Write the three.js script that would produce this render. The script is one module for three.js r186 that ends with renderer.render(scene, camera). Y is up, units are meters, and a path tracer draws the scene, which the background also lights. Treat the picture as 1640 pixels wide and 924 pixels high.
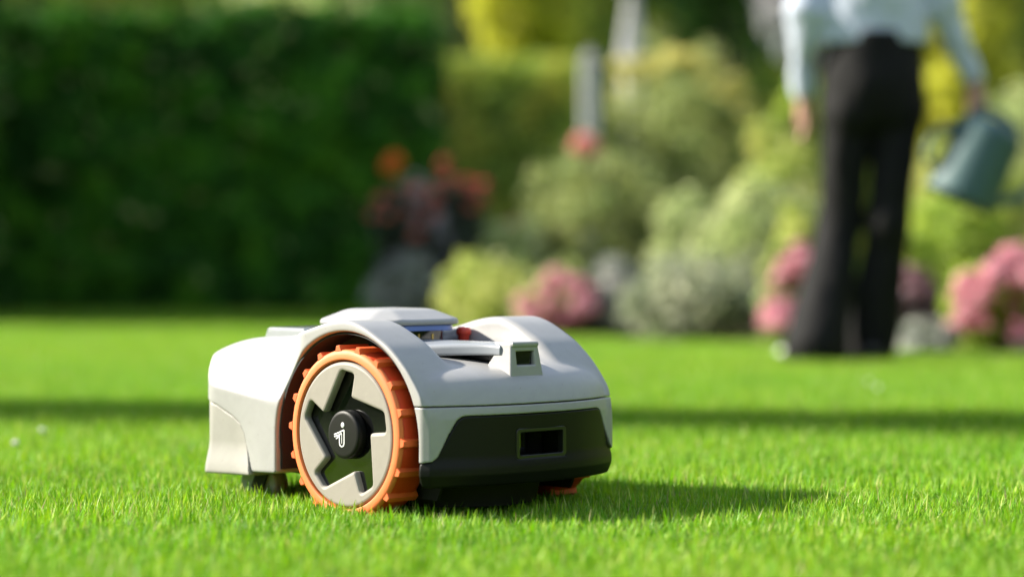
import * as THREE from 'three';
import { mergeGeometries } from 'three/addons/utils/BufferGeometryUtils.js';
import { RoundedBoxGeometry } from 'three/addons/geometries/RoundedBoxGeometry.js';

// ------------------------------------------------------------------ camera, sky, sun, exposure
const scene = new THREE.Scene();
const D0 = 3.2, FPX = 3840, CAMH = 0.366, HORIZON = 406;            // metres to the wheel, focal length and horizon in photo pixels
const camera = new THREE.PerspectiveCamera(2 * Math.atan(462 / FPX) * 180 / Math.PI, 1640 / 924, 0.05, 400);
camera.position.set(0, CAMH, D0);
camera.rotation.x = -Math.atan((462 - HORIZON) / FPX);
camera.focus = 3.22;
camera.userData.fStop = 1.7;
const renderer = new THREE.WebGLRenderer({ antialias: true });
renderer.toneMapping = THREE.LinearToneMapping;
renderer.toneMappingExposure = 2.8;
renderer.shadowMap.enabled = true;
const SUN_AZ = 12 * Math.PI / 180, SUN_EL = 30 * Math.PI / 180; // behind the left shoulder of the scene, low
const SUN = new THREE.Vector3(-Math.cos(SUN_AZ) * Math.cos(SUN_EL), Math.sin(SUN_EL), -Math.sin(SUN_AZ) * Math.cos(SUN_EL));
// a thin, bright summer haze: pale at the horizon, light blue overhead, a little brighter round the sun
const skyTexture = (() => {
  const W = 256, H = 128, d = new Float32Array(W * H * 4);
  for (let j = 0; j < H; j++) for (let i = 0; i < W; i++) {
    const up = ((j + 0.5) / H - 0.5) * Math.PI, a = ((i + 0.5) / W - 0.5) * 2 * Math.PI, y = Math.sin(up), c = Math.max(0, Math.cos(a) * Math.cos(up) * SUN.x + y * SUN.y + Math.sin(a) * Math.cos(up) * SUN.z);
    const f = Math.pow(Math.max(0, y), 0.55), g = 0.45 * Math.pow(c, 6), k = (j * W + i) * 4, lo = [0.78, 0.85, 0.95], hi = [0.44, 0.57, 0.80];
    for (let q = 0; q < 3; q++) d[k + q] = lo[q] + (hi[q] - lo[q]) * f + g * [1, 0.95, 0.85][q];
    d[k + 3] = 1;
  }
  const t = new THREE.DataTexture(d, W, H, THREE.RGBAFormat, THREE.FloatType); t.mapping = THREE.EquirectangularReflectionMapping; t.magFilter = THREE.LinearFilter; t.needsUpdate = true; return t;
})();
scene.background = skyTexture; scene.environment = skyTexture;
scene.backgroundIntensity = scene.environmentIntensity = 0.42;
const sun = new THREE.DirectionalLight(new THREE.Color(1, 0.93, 0.8), 5);
sun.name = 'sun';
sun.position.copy(SUN).multiplyScalar(30);
sun.castShadow = true;
sun.shadow.radius = 2.5;
sun.shadow.mapSize.set(4096, 4096);
Object.assign(sun.shadow.camera, { left: -14, right: 14, top: 14, bottom: -14, near: 1, far: 80 });
scene.add(sun, sun.target);

// ------------------------------------------------------------------ helpers
function rng(seed) { let a = seed >>> 0; return () => { a = (a + 0x6D2B79F5) | 0; let t = Math.imul(a ^ (a >>> 15), 1 | a); t = (t + Math.imul(t ^ (t >>> 7), 61 | t)) ^ t; return ((t ^ (t >>> 14)) >>> 0) / 4294967296; }; }
const taken = {};
const numbered = (n) => { const k = (taken[n] = (taken[n] ?? -1) + 1); return k ? n + '_' + String(k).padStart(3, '0') : n; };
function obj(name, geometry, material, parent) {
  const m = new THREE.Mesh(geometry, material);
  m.name = parent ? name : numbered(name);
  m.castShadow = m.receiveShadow = true;
  (parent ?? scene).add(m);
  return m;
}
function thing(name, label, category, p = [0, 0, 0], turn = 0, group) {
  const o = new THREE.Group();
  o.name = numbered(name); o.position.set(...p); o.rotation.y = turn;
  o.userData = { label, category }; if (group) o.userData.group = group;
  scene.add(o);
  return o;
}
const sub = (name, parent) => { const o = new THREE.Group(); o.name = name; parent.add(o); return o; };
const at = (px, py, d) => new THREE.Vector3((px - 820) / FPX * d, CAMH - (py - HORIZON) / FPX * d, D0 - d);
const lin = (r, g, b) => new THREE.Color().setRGB(r, g, b);
function hash3(x, y, z) { let h = Math.imul(x, 374761393) ^ Math.imul(y, 668265263) ^ Math.imul(z, 2147483647); h = Math.imul(h ^ (h >>> 13), 1274126177); return ((h ^ (h >>> 16)) >>> 0) / 4294967296; }
function noise3(x, y, z) {
  const i = Math.floor(x), j = Math.floor(y), k = Math.floor(z), s = (t) => t * t * (3 - 2 * t), u = s(x - i), v = s(y - j), w = s(z - k), L = (a, b, t) => a + (b - a) * t;
  const c = (a, b, d) => hash3(i + a, j + b, k + d);
  return L(L(L(c(0, 0, 0), c(1, 0, 0), u), L(c(0, 1, 0), c(1, 1, 0), u), v), L(L(c(0, 0, 1), c(1, 0, 1), u), L(c(0, 1, 1), c(1, 1, 1), u), v), w) * 2 - 1;
}
const fbm = (x, y, z) => 0.55 * noise3(x, y, z) + 0.3 * noise3(2.1 * x, 2.1 * y, 2.1 * z) + 0.15 * noise3(4.3 * x, 4.3 * y, 4.3 * z);

// a tileable fine-grain bump texture for moulded plastics, rubber and cloth
function grainTexture(size, seed, coarse) {
  const r = rng(seed), d = new Uint8Array(size * size * 4), g = [];
  for (let i = 0; i < size * size; i++) g.push(r());
  for (let y = 0; y < size; y++) for (let x = 0; x < size; x++) {
    let s = 0; for (let a = 0; a < coarse; a++) for (let b = 0; b < coarse; b++) s += g[((y + a) % size) * size + (x + b) % size];
    const v = Math.max(0, Math.min(255, 128 + (s / (coarse * coarse) - 0.5) * 255 * coarse)); d.set([v, v, v, 255], (y * size + x) * 4);
  }
  const t = new THREE.DataTexture(d, size, size); t.wrapS = t.wrapT = THREE.RepeatWrapping; t.magFilter = THREE.LinearFilter; t.needsUpdate = true; return t;
}
const grain = grainTexture(256, 5, 2), grainCoarse = grainTexture(256, 9, 4);

// dust, smears and specks of dried clippings on the mouldings
const dustBase = (() => {
  const n = 512, d = new Uint8Array(n * n * 4), r = rng(404), v = new Float32Array(n * n * 3).fill(1);
  for (let y = 0; y < n; y++) for (let x = 0; x < n; x++) { const a = 2 * Math.PI * x / n, b = 2 * Math.PI * y / n, q = 1 + 0.05 * fbm(Math.cos(a) * 2.2 + 5, Math.sin(a) * 2.2 + Math.cos(b) * 2.2, Math.sin(b) * 2.2) + 0.02 * (r() - 0.5); for (let c = 0; c < 3; c++) v[(y * n + x) * 3 + c] = q; }
  for (let k = 0; k < 26; k++) { const cx = r() * n, cy = r() * n, rad = 0.8 + r() * r() * 2.2, a = r() * 3.14, st = 1 + r() * 2.5, t = r() < 0.5 ? [0.70, 0.74, 0.60] : [0.82, 0.79, 0.73];
    for (let y = -12; y <= 12; y++) for (let x = -12; x <= 12; x++) { const u = (x * Math.cos(a) + y * Math.sin(a)) / st, w = -x * Math.sin(a) + y * Math.cos(a); if (u * u + w * w < rad * rad) { const i = (((Math.floor(cy) + y + n) % n) * n + (Math.floor(cx) + x + n) % n) * 3; for (let c = 0; c < 3; c++) v[i + c] = t[c]; } } }
  for (let i = 0; i < n * n; i++) { for (let c = 0; c < 3; c++) d[i * 4 + c] = Math.max(0, Math.min(255, 242 * Math.pow(Math.min(1.05, v[i * 3 + c]), 1 / 2.2))); d[i * 4 + 3] = 255; }
  return { d, n };
})();
function dust(k) { const t = new THREE.DataTexture(dustBase.d, dustBase.n, dustBase.n); t.wrapS = t.wrapT = THREE.RepeatWrapping; t.repeat.set(k, k); t.colorSpace = THREE.SRGBColorSpace; t.magFilter = THREE.LinearFilter; t.needsUpdate = true; return t; }

// signed-distance mesher: surface nets on a sparse grid, vertices pulled onto the surface, normals from the field
function meshField(f, lo, hi, cell, uvScale = 8, slack = 1.6) {
  const n = [0, 1, 2].map((c) => Math.ceil((hi[c] - lo[c]) / cell) + 3), [nx, ny, nz] = n, o = lo.map((v) => v - cell), G = new Float32Array(nx * ny * nz).fill(9), B = 6;
  const active = [];
  for (let bx = 0; bx < nx; bx += B) for (let by = 0; by < ny; by += B) for (let bz = 0; bz < nz; bz += B) {
    const h = B / 2 * cell, d = f(o[0] + bx * cell + h, o[1] + by * cell + h, o[2] + bz * cell + h);
    if (Math.abs(d) > h * 1.7321 * slack) continue;
    active.push([bx, by, bz]);
    for (let i = bx; i < Math.min(nx, bx + B + 1); i++) for (let j = by; j < Math.min(ny, by + B + 1); j++) for (let k = bz; k < Math.min(nz, bz + B + 1); k++) {
      const q = (i * ny + j) * nz + k; if (G[q] === 9) G[q] = f(o[0] + i * cell, o[1] + j * cell, o[2] + k * cell);
    }
  }
  const vert = new Map(), P = [], idx = [], C = [[0, 0, 0], [1, 0, 0], [0, 1, 0], [1, 1, 0], [0, 0, 1], [1, 0, 1], [0, 1, 1], [1, 1, 1]], E = [[0, 1], [2, 3], [4, 5], [6, 7], [0, 2], [1, 3], [4, 6], [5, 7], [0, 4], [1, 5], [2, 6], [3, 7]];
  for (const [bx, by, bz] of active) for (let i = bx; i < Math.min(nx - 1, bx + B); i++) for (let j = by; j < Math.min(ny - 1, by + B); j++) for (let k = bz; k < Math.min(nz - 1, bz + B); k++) {
    const v = C.map((c) => G[((i + c[0]) * ny + j + c[1]) * nz + k + c[2]]); let s = 0; for (const x of v) s += x < 0; if (s === 0 || s === 8) continue;
    let x = 0, y = 0, z = 0, m = 0;
    for (const [a, b] of E) if ((v[a] < 0) !== (v[b] < 0)) { const t = v[a] / (v[a] - v[b]); x += C[a][0] + t * (C[b][0] - C[a][0]); y += C[a][1] + t * (C[b][1] - C[a][1]); z += C[a][2] + t * (C[b][2] - C[a][2]); m++; }
    vert.set((i * ny + j) * nz + k, P.length / 3);
    P.push(o[0] + (i + x / m) * cell, o[1] + (j + y / m) * cell, o[2] + (k + z / m) * cell);
  }
  for (const q of vert.keys()) {
    const k = q % nz, j = Math.floor(q / nz) % ny, i = Math.floor(q / nz / ny), a = G[q];
    const quad = (p1, p2, p3, flip) => { const A = vert.get(q), b = vert.get(p1), c = vert.get(p2), d = vert.get(p3); if (b === undefined || c === undefined || d === undefined) return; flip ? idx.push(A, b, c, A, c, d) : idx.push(A, c, b, A, d, c); };
    const X = ny * nz, Y = nz, Z = 1;
    if (i && j && k) {
      if ((a < 0) !== (G[q + X] < 0)) quad(q - Y, q - Y - Z, q - Z, a < 0);
      if ((a < 0) !== (G[q + Y] < 0)) quad(q - Z, q - Z - X, q - X, a < 0);
      if ((a < 0) !== (G[q + Z] < 0)) quad(q - X, q - X - Y, q - Y, a < 0);
    }
  }
  const N = new Float32Array(P.length), uv = new Float32Array(P.length / 3 * 2), e = cell * 0.35;
  for (let v = 0; v < P.length; v += 3) {
    let x = P[v], y = P[v + 1], z = P[v + 2], gx, gy, gz;
    for (let it = 0; it < 3; it++) {
      gx = f(x + e, y, z) - f(x - e, y, z); gy = f(x, y + e, z) - f(x, y - e, z); gz = f(x, y, z + e) - f(x, y, z - e);
      const l = Math.hypot(gx, gy, gz) || 1, d = f(x, y, z), s = Math.max(-cell * 0.5, Math.min(cell * 0.5, d / Math.max(l / (2 * e), 0.4)));
      gx /= l; gy /= l; gz /= l; x -= gx * s; y -= gy * s; z -= gz * s;
    }
    P[v] = x; P[v + 1] = y; P[v + 2] = z; N[v] = gx; N[v + 1] = gy; N[v + 2] = gz;
    uv[v / 3 * 2] = (x + z * 0.6) * uvScale; uv[v / 3 * 2 + 1] = (y + z * 0.8) * uvScale;
  }
  const g = new THREE.BufferGeometry();
  g.setAttribute('position', new THREE.Float32BufferAttribute(P, 3)); g.setAttribute('normal', new THREE.BufferAttribute(N, 3)); g.setAttribute('uv', new THREE.BufferAttribute(uv, 2)); g.setIndex(idx);
  return g;
}
const smin = (a, b, k) => { const h = Math.max(k - Math.abs(a - b), 0) / k; return Math.min(a, b) - h * h * k * 0.25; };
const smax = (a, b, k) => -smin(-a, -b, k);
function poly2(pts) { // signed distance to a closed polygon
  const n = pts.length;
  return (x, y) => {
    let d = 1e9, s = 1;
    for (let i = 0, j = n - 1; i < n; j = i++) {
      const ax = pts[i][0], ay = pts[i][1], bx = pts[j][0] - ax, by = pts[j][1] - ay, wx = x - ax, wy = y - ay, t = Math.max(0, Math.min(1, (wx * bx + wy * by) / (bx * bx + by * by))), cx = wx - bx * t, cy = wy - by * t;
      d = Math.min(d, cx * cx + cy * cy);
      const c1 = y >= ay, c2 = y < pts[j][1], c3 = bx * wy > by * wx;
      if ((c1 && c2 && c3) || (!c1 && !c2 && !c3)) s = -s;
    }
    return s * Math.sqrt(d);
  };
}
function table2(pts, lo, hi, h) { // the same distance from a table, smoothed by a quadratic B-spline
  const f = poly2(pts), nx = Math.ceil((hi[0] - lo[0]) / h) + 4, ny = Math.ceil((hi[1] - lo[1]) / h) + 4, T = new Float32Array(nx * ny);
  for (let i = 0; i < nx; i++) for (let j = 0; j < ny; j++) T[i * ny + j] = f(lo[0] + (i - 1) * h, lo[1] + (j - 1) * h);
  return (x, y) => {
    let u = (x - lo[0]) / h + 1, v = (y - lo[1]) / h + 1; u = Math.max(1, Math.min(nx - 2.51, u)); v = Math.max(1, Math.min(ny - 2.51, v));
    const i = Math.round(u), j = Math.round(v), a = u - i, b = v - j, A = [0.5 * (0.5 - a) ** 2, 0.75 - a * a, 0.5 * (0.5 + a) ** 2], B0 = 0.5 * (0.5 - b) ** 2, B1 = 0.75 - b * b, B2 = 0.5 * (0.5 + b) ** 2; let s = 0;
    for (let k = 0; k < 3; k++) { const q = (i + k - 1) * ny + j; s += A[k] * (T[q - 1] * B0 + T[q] * B1 + T[q + 1] * B2); }
    return s;
  };
}
function curve2(pts, n) { // smooth closed or open profile through points
  return new THREE.SplineCurve(pts.map((p) => new THREE.Vector2(...p))).getPoints(n).map((p) => [p.x, p.y]);
}
const capsule = (a, b, ra, rb) => {
  const dx = b[0] - a[0], dy = b[1] - a[1], dz = b[2] - a[2], L = dx * dx + dy * dy + dz * dz;
  return (x, y, z) => { const t = Math.max(0, Math.min(1, ((x - a[0]) * dx + (y - a[1]) * dy + (z - a[2]) * dz) / L)); return Math.hypot(x - a[0] - dx * t, y - a[1] - dy * t, z - a[2] - dz * t) - (ra + (rb - ra) * t); };
};

// ------------------------------------------------------------------ materials
const std = (color, roughness, extra = {}) => new THREE.MeshPhysicalMaterial({ color, roughness, ...extra });
const M = {
  shell: std(lin(0.362, 0.355, 0.350), 0.42, { map: dust(1), bumpMap: grain, bumpScale: 0.00004, clearcoat: 0.15, clearcoatRoughness: 0.3 }),
  panel: std(lin(0.34, 0.325, 0.30), 0.48, { map: dust(1), bumpMap: grain, bumpScale: 0.00006 }),
  black: std(lin(0.0065, 0.0065, 0.0055), 0.45, { specularIntensity: 0.45, bumpMap: grain, bumpScale: 0.00005 }),
  blackMatte: std(lin(0.012, 0.012, 0.012), 0.7),
  blackGloss: std(lin(0.008, 0.008, 0.009), 0.1),
  glass: std(lin(0.006, 0.006, 0.008), 0.04, { clearcoat: 1, clearcoatRoughness: 0.02 }),
  clear: std(lin(0.75, 0.77, 0.78), 0.12, { transmission: 0.72, thickness: 0, ior: 1.45 }),
  orange: std(lin(0.62, 0.055, 0.008), 0.55, { bumpMap: grainCoarse, bumpScale: 0.0001 }),
  cover: std(lin(0.30, 0.272, 0.235), 0.52, { map: dust(9), bumpMap: grainCoarse, bumpScale: 0.00012 }),
  star: std(lin(0.004, 0.004, 0.004), 0.09, { ior: 1.75, clearcoat: 0.5, clearcoatRoughness: 0.08 }),
  white: std(lin(0.75, 0.75, 0.75), 0.5),
  red: std(lin(0.65, 0.05, 0.025), 0.3),
  blue: std(lin(0.16, 0.24, 0.60), 0.3),
  lug: std(lin(0.72, 0.125, 0.024), 0.58, { bumpMap: grainCoarse, bumpScale: 0.0001 }),  // lighter orange: sunlight on the ribs is put into their colour
  postPaint: std(lin(0.55, 0.55, 0.52), 0.7),
  frame: std(lin(0.012, 0.012, 0.012), 0.3),
  dish: std(lin(0.15, 0.175, 0.22), 0.2),
  bonnet: std(lin(0.24, 0.255, 0.28), 0.3),  // shell grey made bluer and darker, so the shading sits in the colour
  sidewall: std(lin(0.74, 0.18, 0.045), 0.6, { bumpMap: grainCoarse, bumpScale: 0.0001 }),  // tyre orange lightened for its sunlit face; the tread keeps the shaded red
  glintYellow: std(lin(0.6, 0.45, 0.16), 0.3, { metalness: 0.9 }),  // colour of the painted glints on the lidar window
  steel: std(lin(0.55, 0.55, 0.55), 0.35, { metalness: 0.8 }),
  greyPlastic: std(lin(0.33, 0.34, 0.34), 0.5),
};
const leafMat = (t = 0.4) => new THREE.MeshPhysicalMaterial({ color: 0xffffff, vertexColors: true, roughness: 0.92, specularIntensity: 0.4, transmission: t, thickness: 0, side: THREE.DoubleSide });
const LEAF = leafMat(0.5), LEAFD = leafMat(0.35), PETAL = leafMat(0.4);
const bark = std(lin(0.10, 0.075, 0.055), 0.95, { bumpMap: grainCoarse, bumpScale: 0.01 });
const paleBark = std(lin(0.52, 0.515, 0.49), 0.85, { bumpMap: grainCoarse, bumpScale: 0.006 });
const soil = std(lin(0.055, 0.038, 0.026), 1, { bumpMap: grainCoarse, bumpScale: 0.02 });

// ------------------------------------------------------------------ ground
const BED = [[-0.55, -9.4], [-0.30, -8.2], [0.02, -6.95], [0.40, -6.2], [1.05, -5.95], [1.45, -5.05], [1.95, -4.55], [3.2, -4.3], [5, -4.4], [5, -14.5], [-0.55, -14.5]];
const bedDist = poly2(BED);
{
  const g = new THREE.PlaneGeometry(240, 240, 1, 1).rotateX(-Math.PI / 2);
  g.attributes.uv.array.forEach((v, i, a) => { a[i] = v * 480; });
  const m = obj('lawn_ground', g, std(lin(0.10, 0.19, 0.010), 1, { bumpMap: grainCoarse, bumpScale: 0.02 }));
  m.userData = { kind: 'structure', label: 'green lawn ground under the grass', category: 'lawn' };
  const s = new THREE.Shape(BED.map(([x, z]) => new THREE.Vector2(x, -z)));
  const b = new THREE.ExtrudeGeometry(s, { depth: 0.025, bevelEnabled: false }).rotateX(-Math.PI / 2);
  const bm = obj('flower_bed', b, soil); bm.position.y = 0.002;
  bm.userData = { kind: 'structure', label: 'bare brown soil of the flower border', category: 'flower bed' };
}

// ------------------------------------------------------------------ lawn grass
{
  const r = rng(77), tones = [[0.165, 0.39, 0.004], [0.205, 0.42, 0.005], [0.265, 0.46, 0.007], [0.125, 0.33, 0.004], [0.31, 0.47, 0.012], [0.185, 0.40, 0.005]];
  const SIZE = 0.09;
  function patch(seed, blades) {
    const q = rng(seed), P = [], N = [], Cc = [], I = [];
    for (let b = 0; b < blades; b++) {
      const bx = (q() - 0.5) * SIZE * 1.25, bz = (q() - 0.5) * SIZE * 1.25, a = q() * 6.283, lean = 0.004 + q() * q() * 0.026, h = 0.017 + q() * 0.011 + (q() < 0.05 ? 0.011 : 0), w = 0.0007 + q() * 0.0007 + (q() < 0.10 ? 0.0009 : 0);
      const dx = Math.cos(a), dz = Math.sin(a), t = q() * 0.9 - 0.45, sx = Math.cos(a + 1.57 + t), sz = Math.sin(a + 1.57 + t), base = P.length / 3;
      const pick = q(), tone = pick < 0.03 ? [0.42, 0.36, 0.16] : pick < 0.09 ? [0.50, 0.60, 0.13] : tones[Math.floor(q() * tones.length)], j = 0.8 + q() * 0.4;  // pale blades carry the sparkle of the turf as colour; straw ones are dry
      for (let s = 0; s < 4; s++) {
        const f = s / 3, ww = w * (s === 3 ? 0 : 1 - 0.25 * f), cx = bx + dx * lean * f * f, cy = h * (f - 0.12 * f * f * lean / 0.03), cz = bz + dz * lean * f * f;
        const k = 2 * f * lean / h, nx = dx * -1, ny = k, nl = Math.hypot(1, k);
        for (const e of s === 3 ? [0] : [-1, 1]) { P.push(cx + sx * ww * e, cy, cz + sz * ww * e); N.push((nx + sx * e * 0.35) / nl, ny / nl, (-dz + sz * e * 0.35) / nl); Cc.push(tone[0] * j, tone[1] * j, tone[2] * j); }
      }
      I.push(base, base + 1, base + 2, base + 1, base + 3, base + 2, base + 2, base + 3, base + 4, base + 3, base + 5, base + 4, base + 4, base + 5, base + 6);
    }
    const g = new THREE.BufferGeometry();
    g.setAttribute('position', new THREE.Float32BufferAttribute(P, 3)); g.setAttribute('normal', new THREE.Float32BufferAttribute(N, 3)); g.setAttribute('color', new THREE.Float32BufferAttribute(Cc, 3)); g.setIndex(I);
    return g;
  }
  const spots = [];
  for (let d = 1.9; d < 14.4; d += SIZE) {
    const half = 0.30 * d + 1.5;
    for (let x = -half; x < half; x += SIZE) {
      const X = x + (r() - 0.5) * 0.03, Z = D0 - d + (r() - 0.5) * 0.03;
      if (bedDist(X, Z) < 0.02) continue;
      spots.push([X, Z]);
    }
  }
  const mat = new THREE.MeshPhysicalMaterial({ color: 0xffffff, vertexColors: true, roughness: 0.85, specularIntensity: 0.45, transmission: 0.5, thickness: 0, side: THREE.DoubleSide });
  const root = new THREE.Group(); root.name = 'lawn_grass'; scene.add(root);
  root.userData = { kind: 'stuff', label: 'short bright green mown lawn grass', category: 'grass' };
  const V = 8, by = Array.from({ length: V }, () => []); spots.forEach((s) => by[Math.floor(r() * V)].push(s));
  const m4 = new THREE.Matrix4(), q4 = new THREE.Quaternion(), up = new THREE.Vector3(0, 1, 0), c = new THREE.Color();
  by.forEach((list, v) => {
    const im = new THREE.InstancedMesh(patch(100 + v, 820), mat, list.length); im.name = 'grass_blades'; im.castShadow = im.receiveShadow = true; im.userData.kind = 'stuff';
    list.forEach(([x, z], i) => {
      const hgt = 1.14 + 0.3 * r() + 0.24 * fbm(x * 3, 0, z * 3);
      m4.compose(new THREE.Vector3(x, 0.0, z), q4.setFromAxisAngle(up, r() * 6.283), new THREE.Vector3(1, hgt, 1)); im.setMatrixAt(i, m4);
      const t = fbm(x * 4 + 9, 1, z * 4), u = fbm(x * 1.3, 5, z * 1.3); im.setColorAt(i, c.setRGB(1 + 0.22 * t + 0.12 * u, 1 + 0.12 * t, 0.95 + 0.2 * t));
    });
    root.add(im);
  });
}

// ------------------------------------------------------------------ robot mower (local: x forward, y up, z towards the near wheel)
const mower = thing('robot_lawn_mower', 'white and grey robotic lawn mower with orange wheels on the grass', 'lawn mower');
{
  const ang = 46 * Math.PI / 180, F = [Math.cos(ang), Math.sin(ang)], S = [-Math.sin(ang), Math.cos(ang)], WZ = 0.189;
  mower.position.set(-0.225 - WZ * S[0], 0, -WZ * S[1]); mower.rotation.y = -ang;
  const HW = 0.179;
  const fender = table2([[0.16, 0.0], ...curve2([[0.161, 0.06], [0.161, 0.111], [0.150, 0.163], [0.12, 0.206], [0.085, 0.237], [0.055, 0.2545], [0.02, 0.270], [-0.012, 0.276], [-0.057, 0.271], [-0.11, 0.257], [-0.17, 0.244], [-0.23, 0.240], [-0.285, 0.234], [-0.318, 0.220], [-0.333, 0.195], [-0.336, 0.176]], 160), [-0.331, 0.150], [-0.341, 0.11], [-0.351, 0.056], [-0.351, 0]], [-0.38, 0.03], [0.23, 0.30], 0.0016);
  const hood = table2([[0.189, 0.0], [0.190, 0.10], ...curve2([[0.189, 0.150], [0.183, 0.170], [0.170, 0.192], [0.149, 0.2065], [0.11, 0.2175], [0.04, 0.2275], [-0.06, 0.233], [-0.17, 0.237], [-0.26, 0.236], [-0.315, 0.222], [-0.333, 0.195], [-0.336, 0.176]], 160), [-0.331, 0.150], [-0.341, 0.11], [-0.351, 0.056], [-0.351, 0]], [-0.38, 0.03], [0.23, 0.30], 0.0016);
  const frontX = (z) => 0.190 - 0.041 * Math.pow(Math.abs(z) / HW, 2.4);
  const planPts = []; for (let i = 0; i <= 80; i++) { const z = -HW + 0.008 + (2 * HW - 0.016) * i / 80; planPts.push([frontX(z), z]); }
  planPts.push([0.140, HW], [-0.20, HW]); for (let i = 0; i <= 10; i++) { const a = i / 10 * Math.PI / 2; planPts.push([-0.295 - 0.056 * Math.sin(a), HW - 0.056 + 0.056 * Math.cos(a)]); }
  for (let i = 10; i >= 0; i--) { const a = i / 10 * Math.PI / 2; planPts.push([-0.295 - 0.056 * Math.sin(a), -HW + 0.056 - 0.056 * Math.cos(a)]); } planPts.push([-0.2, -HW], [0.140, -HW]);
  const plan = table2(planPts, [-0.38, -0.21], [0.23, 0.21], 0.0016), sst = THREE.MathUtils.smoothstep;
  const bodyRaw = (x, y, z) => {
    const a = Math.abs(z);
    const dF = smax(fender(x, y), 0.100 - a, 0.012), dC = hood(x + 0.046 * Math.pow(a / HW, 2.4), y);
    let d = smin(dF, dC, 0.004 + 0.034 * (1 - sst(x, 0.04, 0.14)));
    d = smax(d, plan(x, z), 0.007);
    const t = 1 - sst(x, -0.22, -0.09), al = 0.70 * t; // the tail's sides lean inwards above a crease
    const yc = 0.1777 - (x + 0.31) * 0.127, lean = Math.cos(al) * (a - HW) + Math.sin(al) * (y - yc);
    d = smax(d, lean, 0.003);
    d = smax(d, a - HW + 0.08 * (1 - sst(x, -0.26, -0.18)) * (yc - y), 0.003);
    const bx = (x + 0.015) / 0.175, bz = z / 0.098, bowl = (Math.hypot(bx, bz) - 1) * 0.09; // shallow dish round the tower
    const dish = Math.max(bowl, 0.2265 - y - Math.max(0, x - 0.02) * 0.10);
    d = smax(d, -dish, 0.005);
    return d;
  };
  const AX = -0.012, AY = 0.113, AR = 0.148;
  const well = (x, y, z) => { const c = y > AY ? Math.hypot(x - AX, y - AY) - AR : Math.abs(x - AX) - AR - 0.03 * (AY - y) * (x < AX ? 0.25 : -0.6); return Math.max(c, 0.122 - Math.abs(z)); };
  const body = (x, y, z) => { let d = bodyRaw(x, y, z); d = smax(d, -well(x, y, z), 0.005); return smax(d, 0.062 - 0.03 * (x < -0.1 ? Math.min(0.3, (-0.1 - x)) : 0) - y, 0.005); };
  const rearLine = poly2([[-0.40, 0.156], [-0.328, 0.156], [-0.300, 0.150], [-0.262, 0.1355], [-0.245, 0.126], [-0.236, 0.112], [-0.214, 0.04], [-0.40, 0.04]]);
  const YS = 0.1662, GAP = 0.0007;
  const frontLow = (x, y) => Math.max(0.02 - x, y - YS);
  const lo = [-0.365, 0.04, -0.19], hi = [0.21, 0.29, 0.19], cell = 0.0022;
  const upper = (x, y, z) => { let d = body(x, y, z); if (d > 0.05) return d; d = smax(d, -(rearLine(x, y) - GAP), 0.0016); return smax(d, -(frontLow(x, y) - GAP), 0.0016); };
  obj('upper_shell', meshField(upper, lo, hi, cell), M.shell, mower);
  const rear = (x, y, z) => { const b = body(x, y, z); if (b > 0.05) return b; return smax(smax(b + 0.0018 - 0.007 * sst(0.10 - y, 0, 0.05), rearLine(x, y) + GAP, 0.0016), 0.05 - y, 0.002); };
  obj('rear_panel', meshField(rear, [-0.375, 0.04, -0.195], [-0.19, 0.165, 0.195], cell), M.panel, mower);
  const face = poly2([[0.2, 0.045], [0.2, 0.0915], [0.176, 0.093], [0.1675, 0.0955], [0.1615, 0.1005], [0.1575, 0.107], [0.137, 0.1435], [0.133, 0.149], [0.127, 0.1525], [0.12, 0.1535], [-0.12, 0.1535], [-0.127, 0.1525], [-0.133, 0.149], [-0.137, 0.1435], [-0.1575, 0.107], [-0.1615, 0.1005], [-0.1675, 0.0955], [-0.176, 0.093], [-0.2, 0.0915], [-0.2, 0.045]]);
  const lower = (x, y, z) => { const b = body(x, y, z); if (b > 0.05) return b; return smax(smax(b, frontLow(x, y) + GAP, 0.0016), -(face(z, y) - 0.0004), 0.002); };
  obj('front_surround', meshField(lower, [0.0, 0.05, -0.19], [0.21, 0.18, 0.19], cell), M.shell, mower);
  const bump = (x, y, z) => {
    const p = plan(x, z), w = well(x, y, z);
    let d = Math.max(p + 0.004 - 0.0030 * sst(-y, -0.102, -0.082) + 0.35 * Math.max(0, 0.0765 - y), 0.02 - x); // recessed above, a soft lip below, tucked in at the foot
    d = smax(d, y - 0.16, 0.003);
    d = smax(d, 0.0605 - y, 0.004);
    d = smax(d, face(z, y) + 0.0004, 0.0016);
    d = smax(d, -w, 0.006);
    const win = Math.max(Math.abs(z) - 0.0445, Math.abs(y - 0.1135) - 0.0185, 0.13 - x); // opening of the sensor window
    return smax(d, -win, 0.003);
  };
  const bumper = obj('front_bumper', meshField(bump, [0.0, 0.05, -0.19], [0.215, 0.18, 0.19], 0.002), M.black, mower);
  { // sensor window: rounded frame and deep dark glass
    const rr = (w, h, r) => { const s = new THREE.Shape(); s.moveTo(-w + r, -h); s.lineTo(w - r, -h); s.absarc(w - r, -h + r, r, -Math.PI / 2, 0); s.lineTo(w, h - r); s.absarc(w - r, h - r, r, 0, Math.PI / 2); s.lineTo(-w + r, h); s.absarc(-w + r, h - r, r, Math.PI / 2, Math.PI); s.lineTo(-w, -h + r); s.absarc(-w + r, -h + r, r, Math.PI, 1.5 * Math.PI); return s; };
    const ring = rr(0.0455, 0.0195, 0.005); ring.holes.push(rr(0.0415, 0.0162, 0.004));
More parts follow.
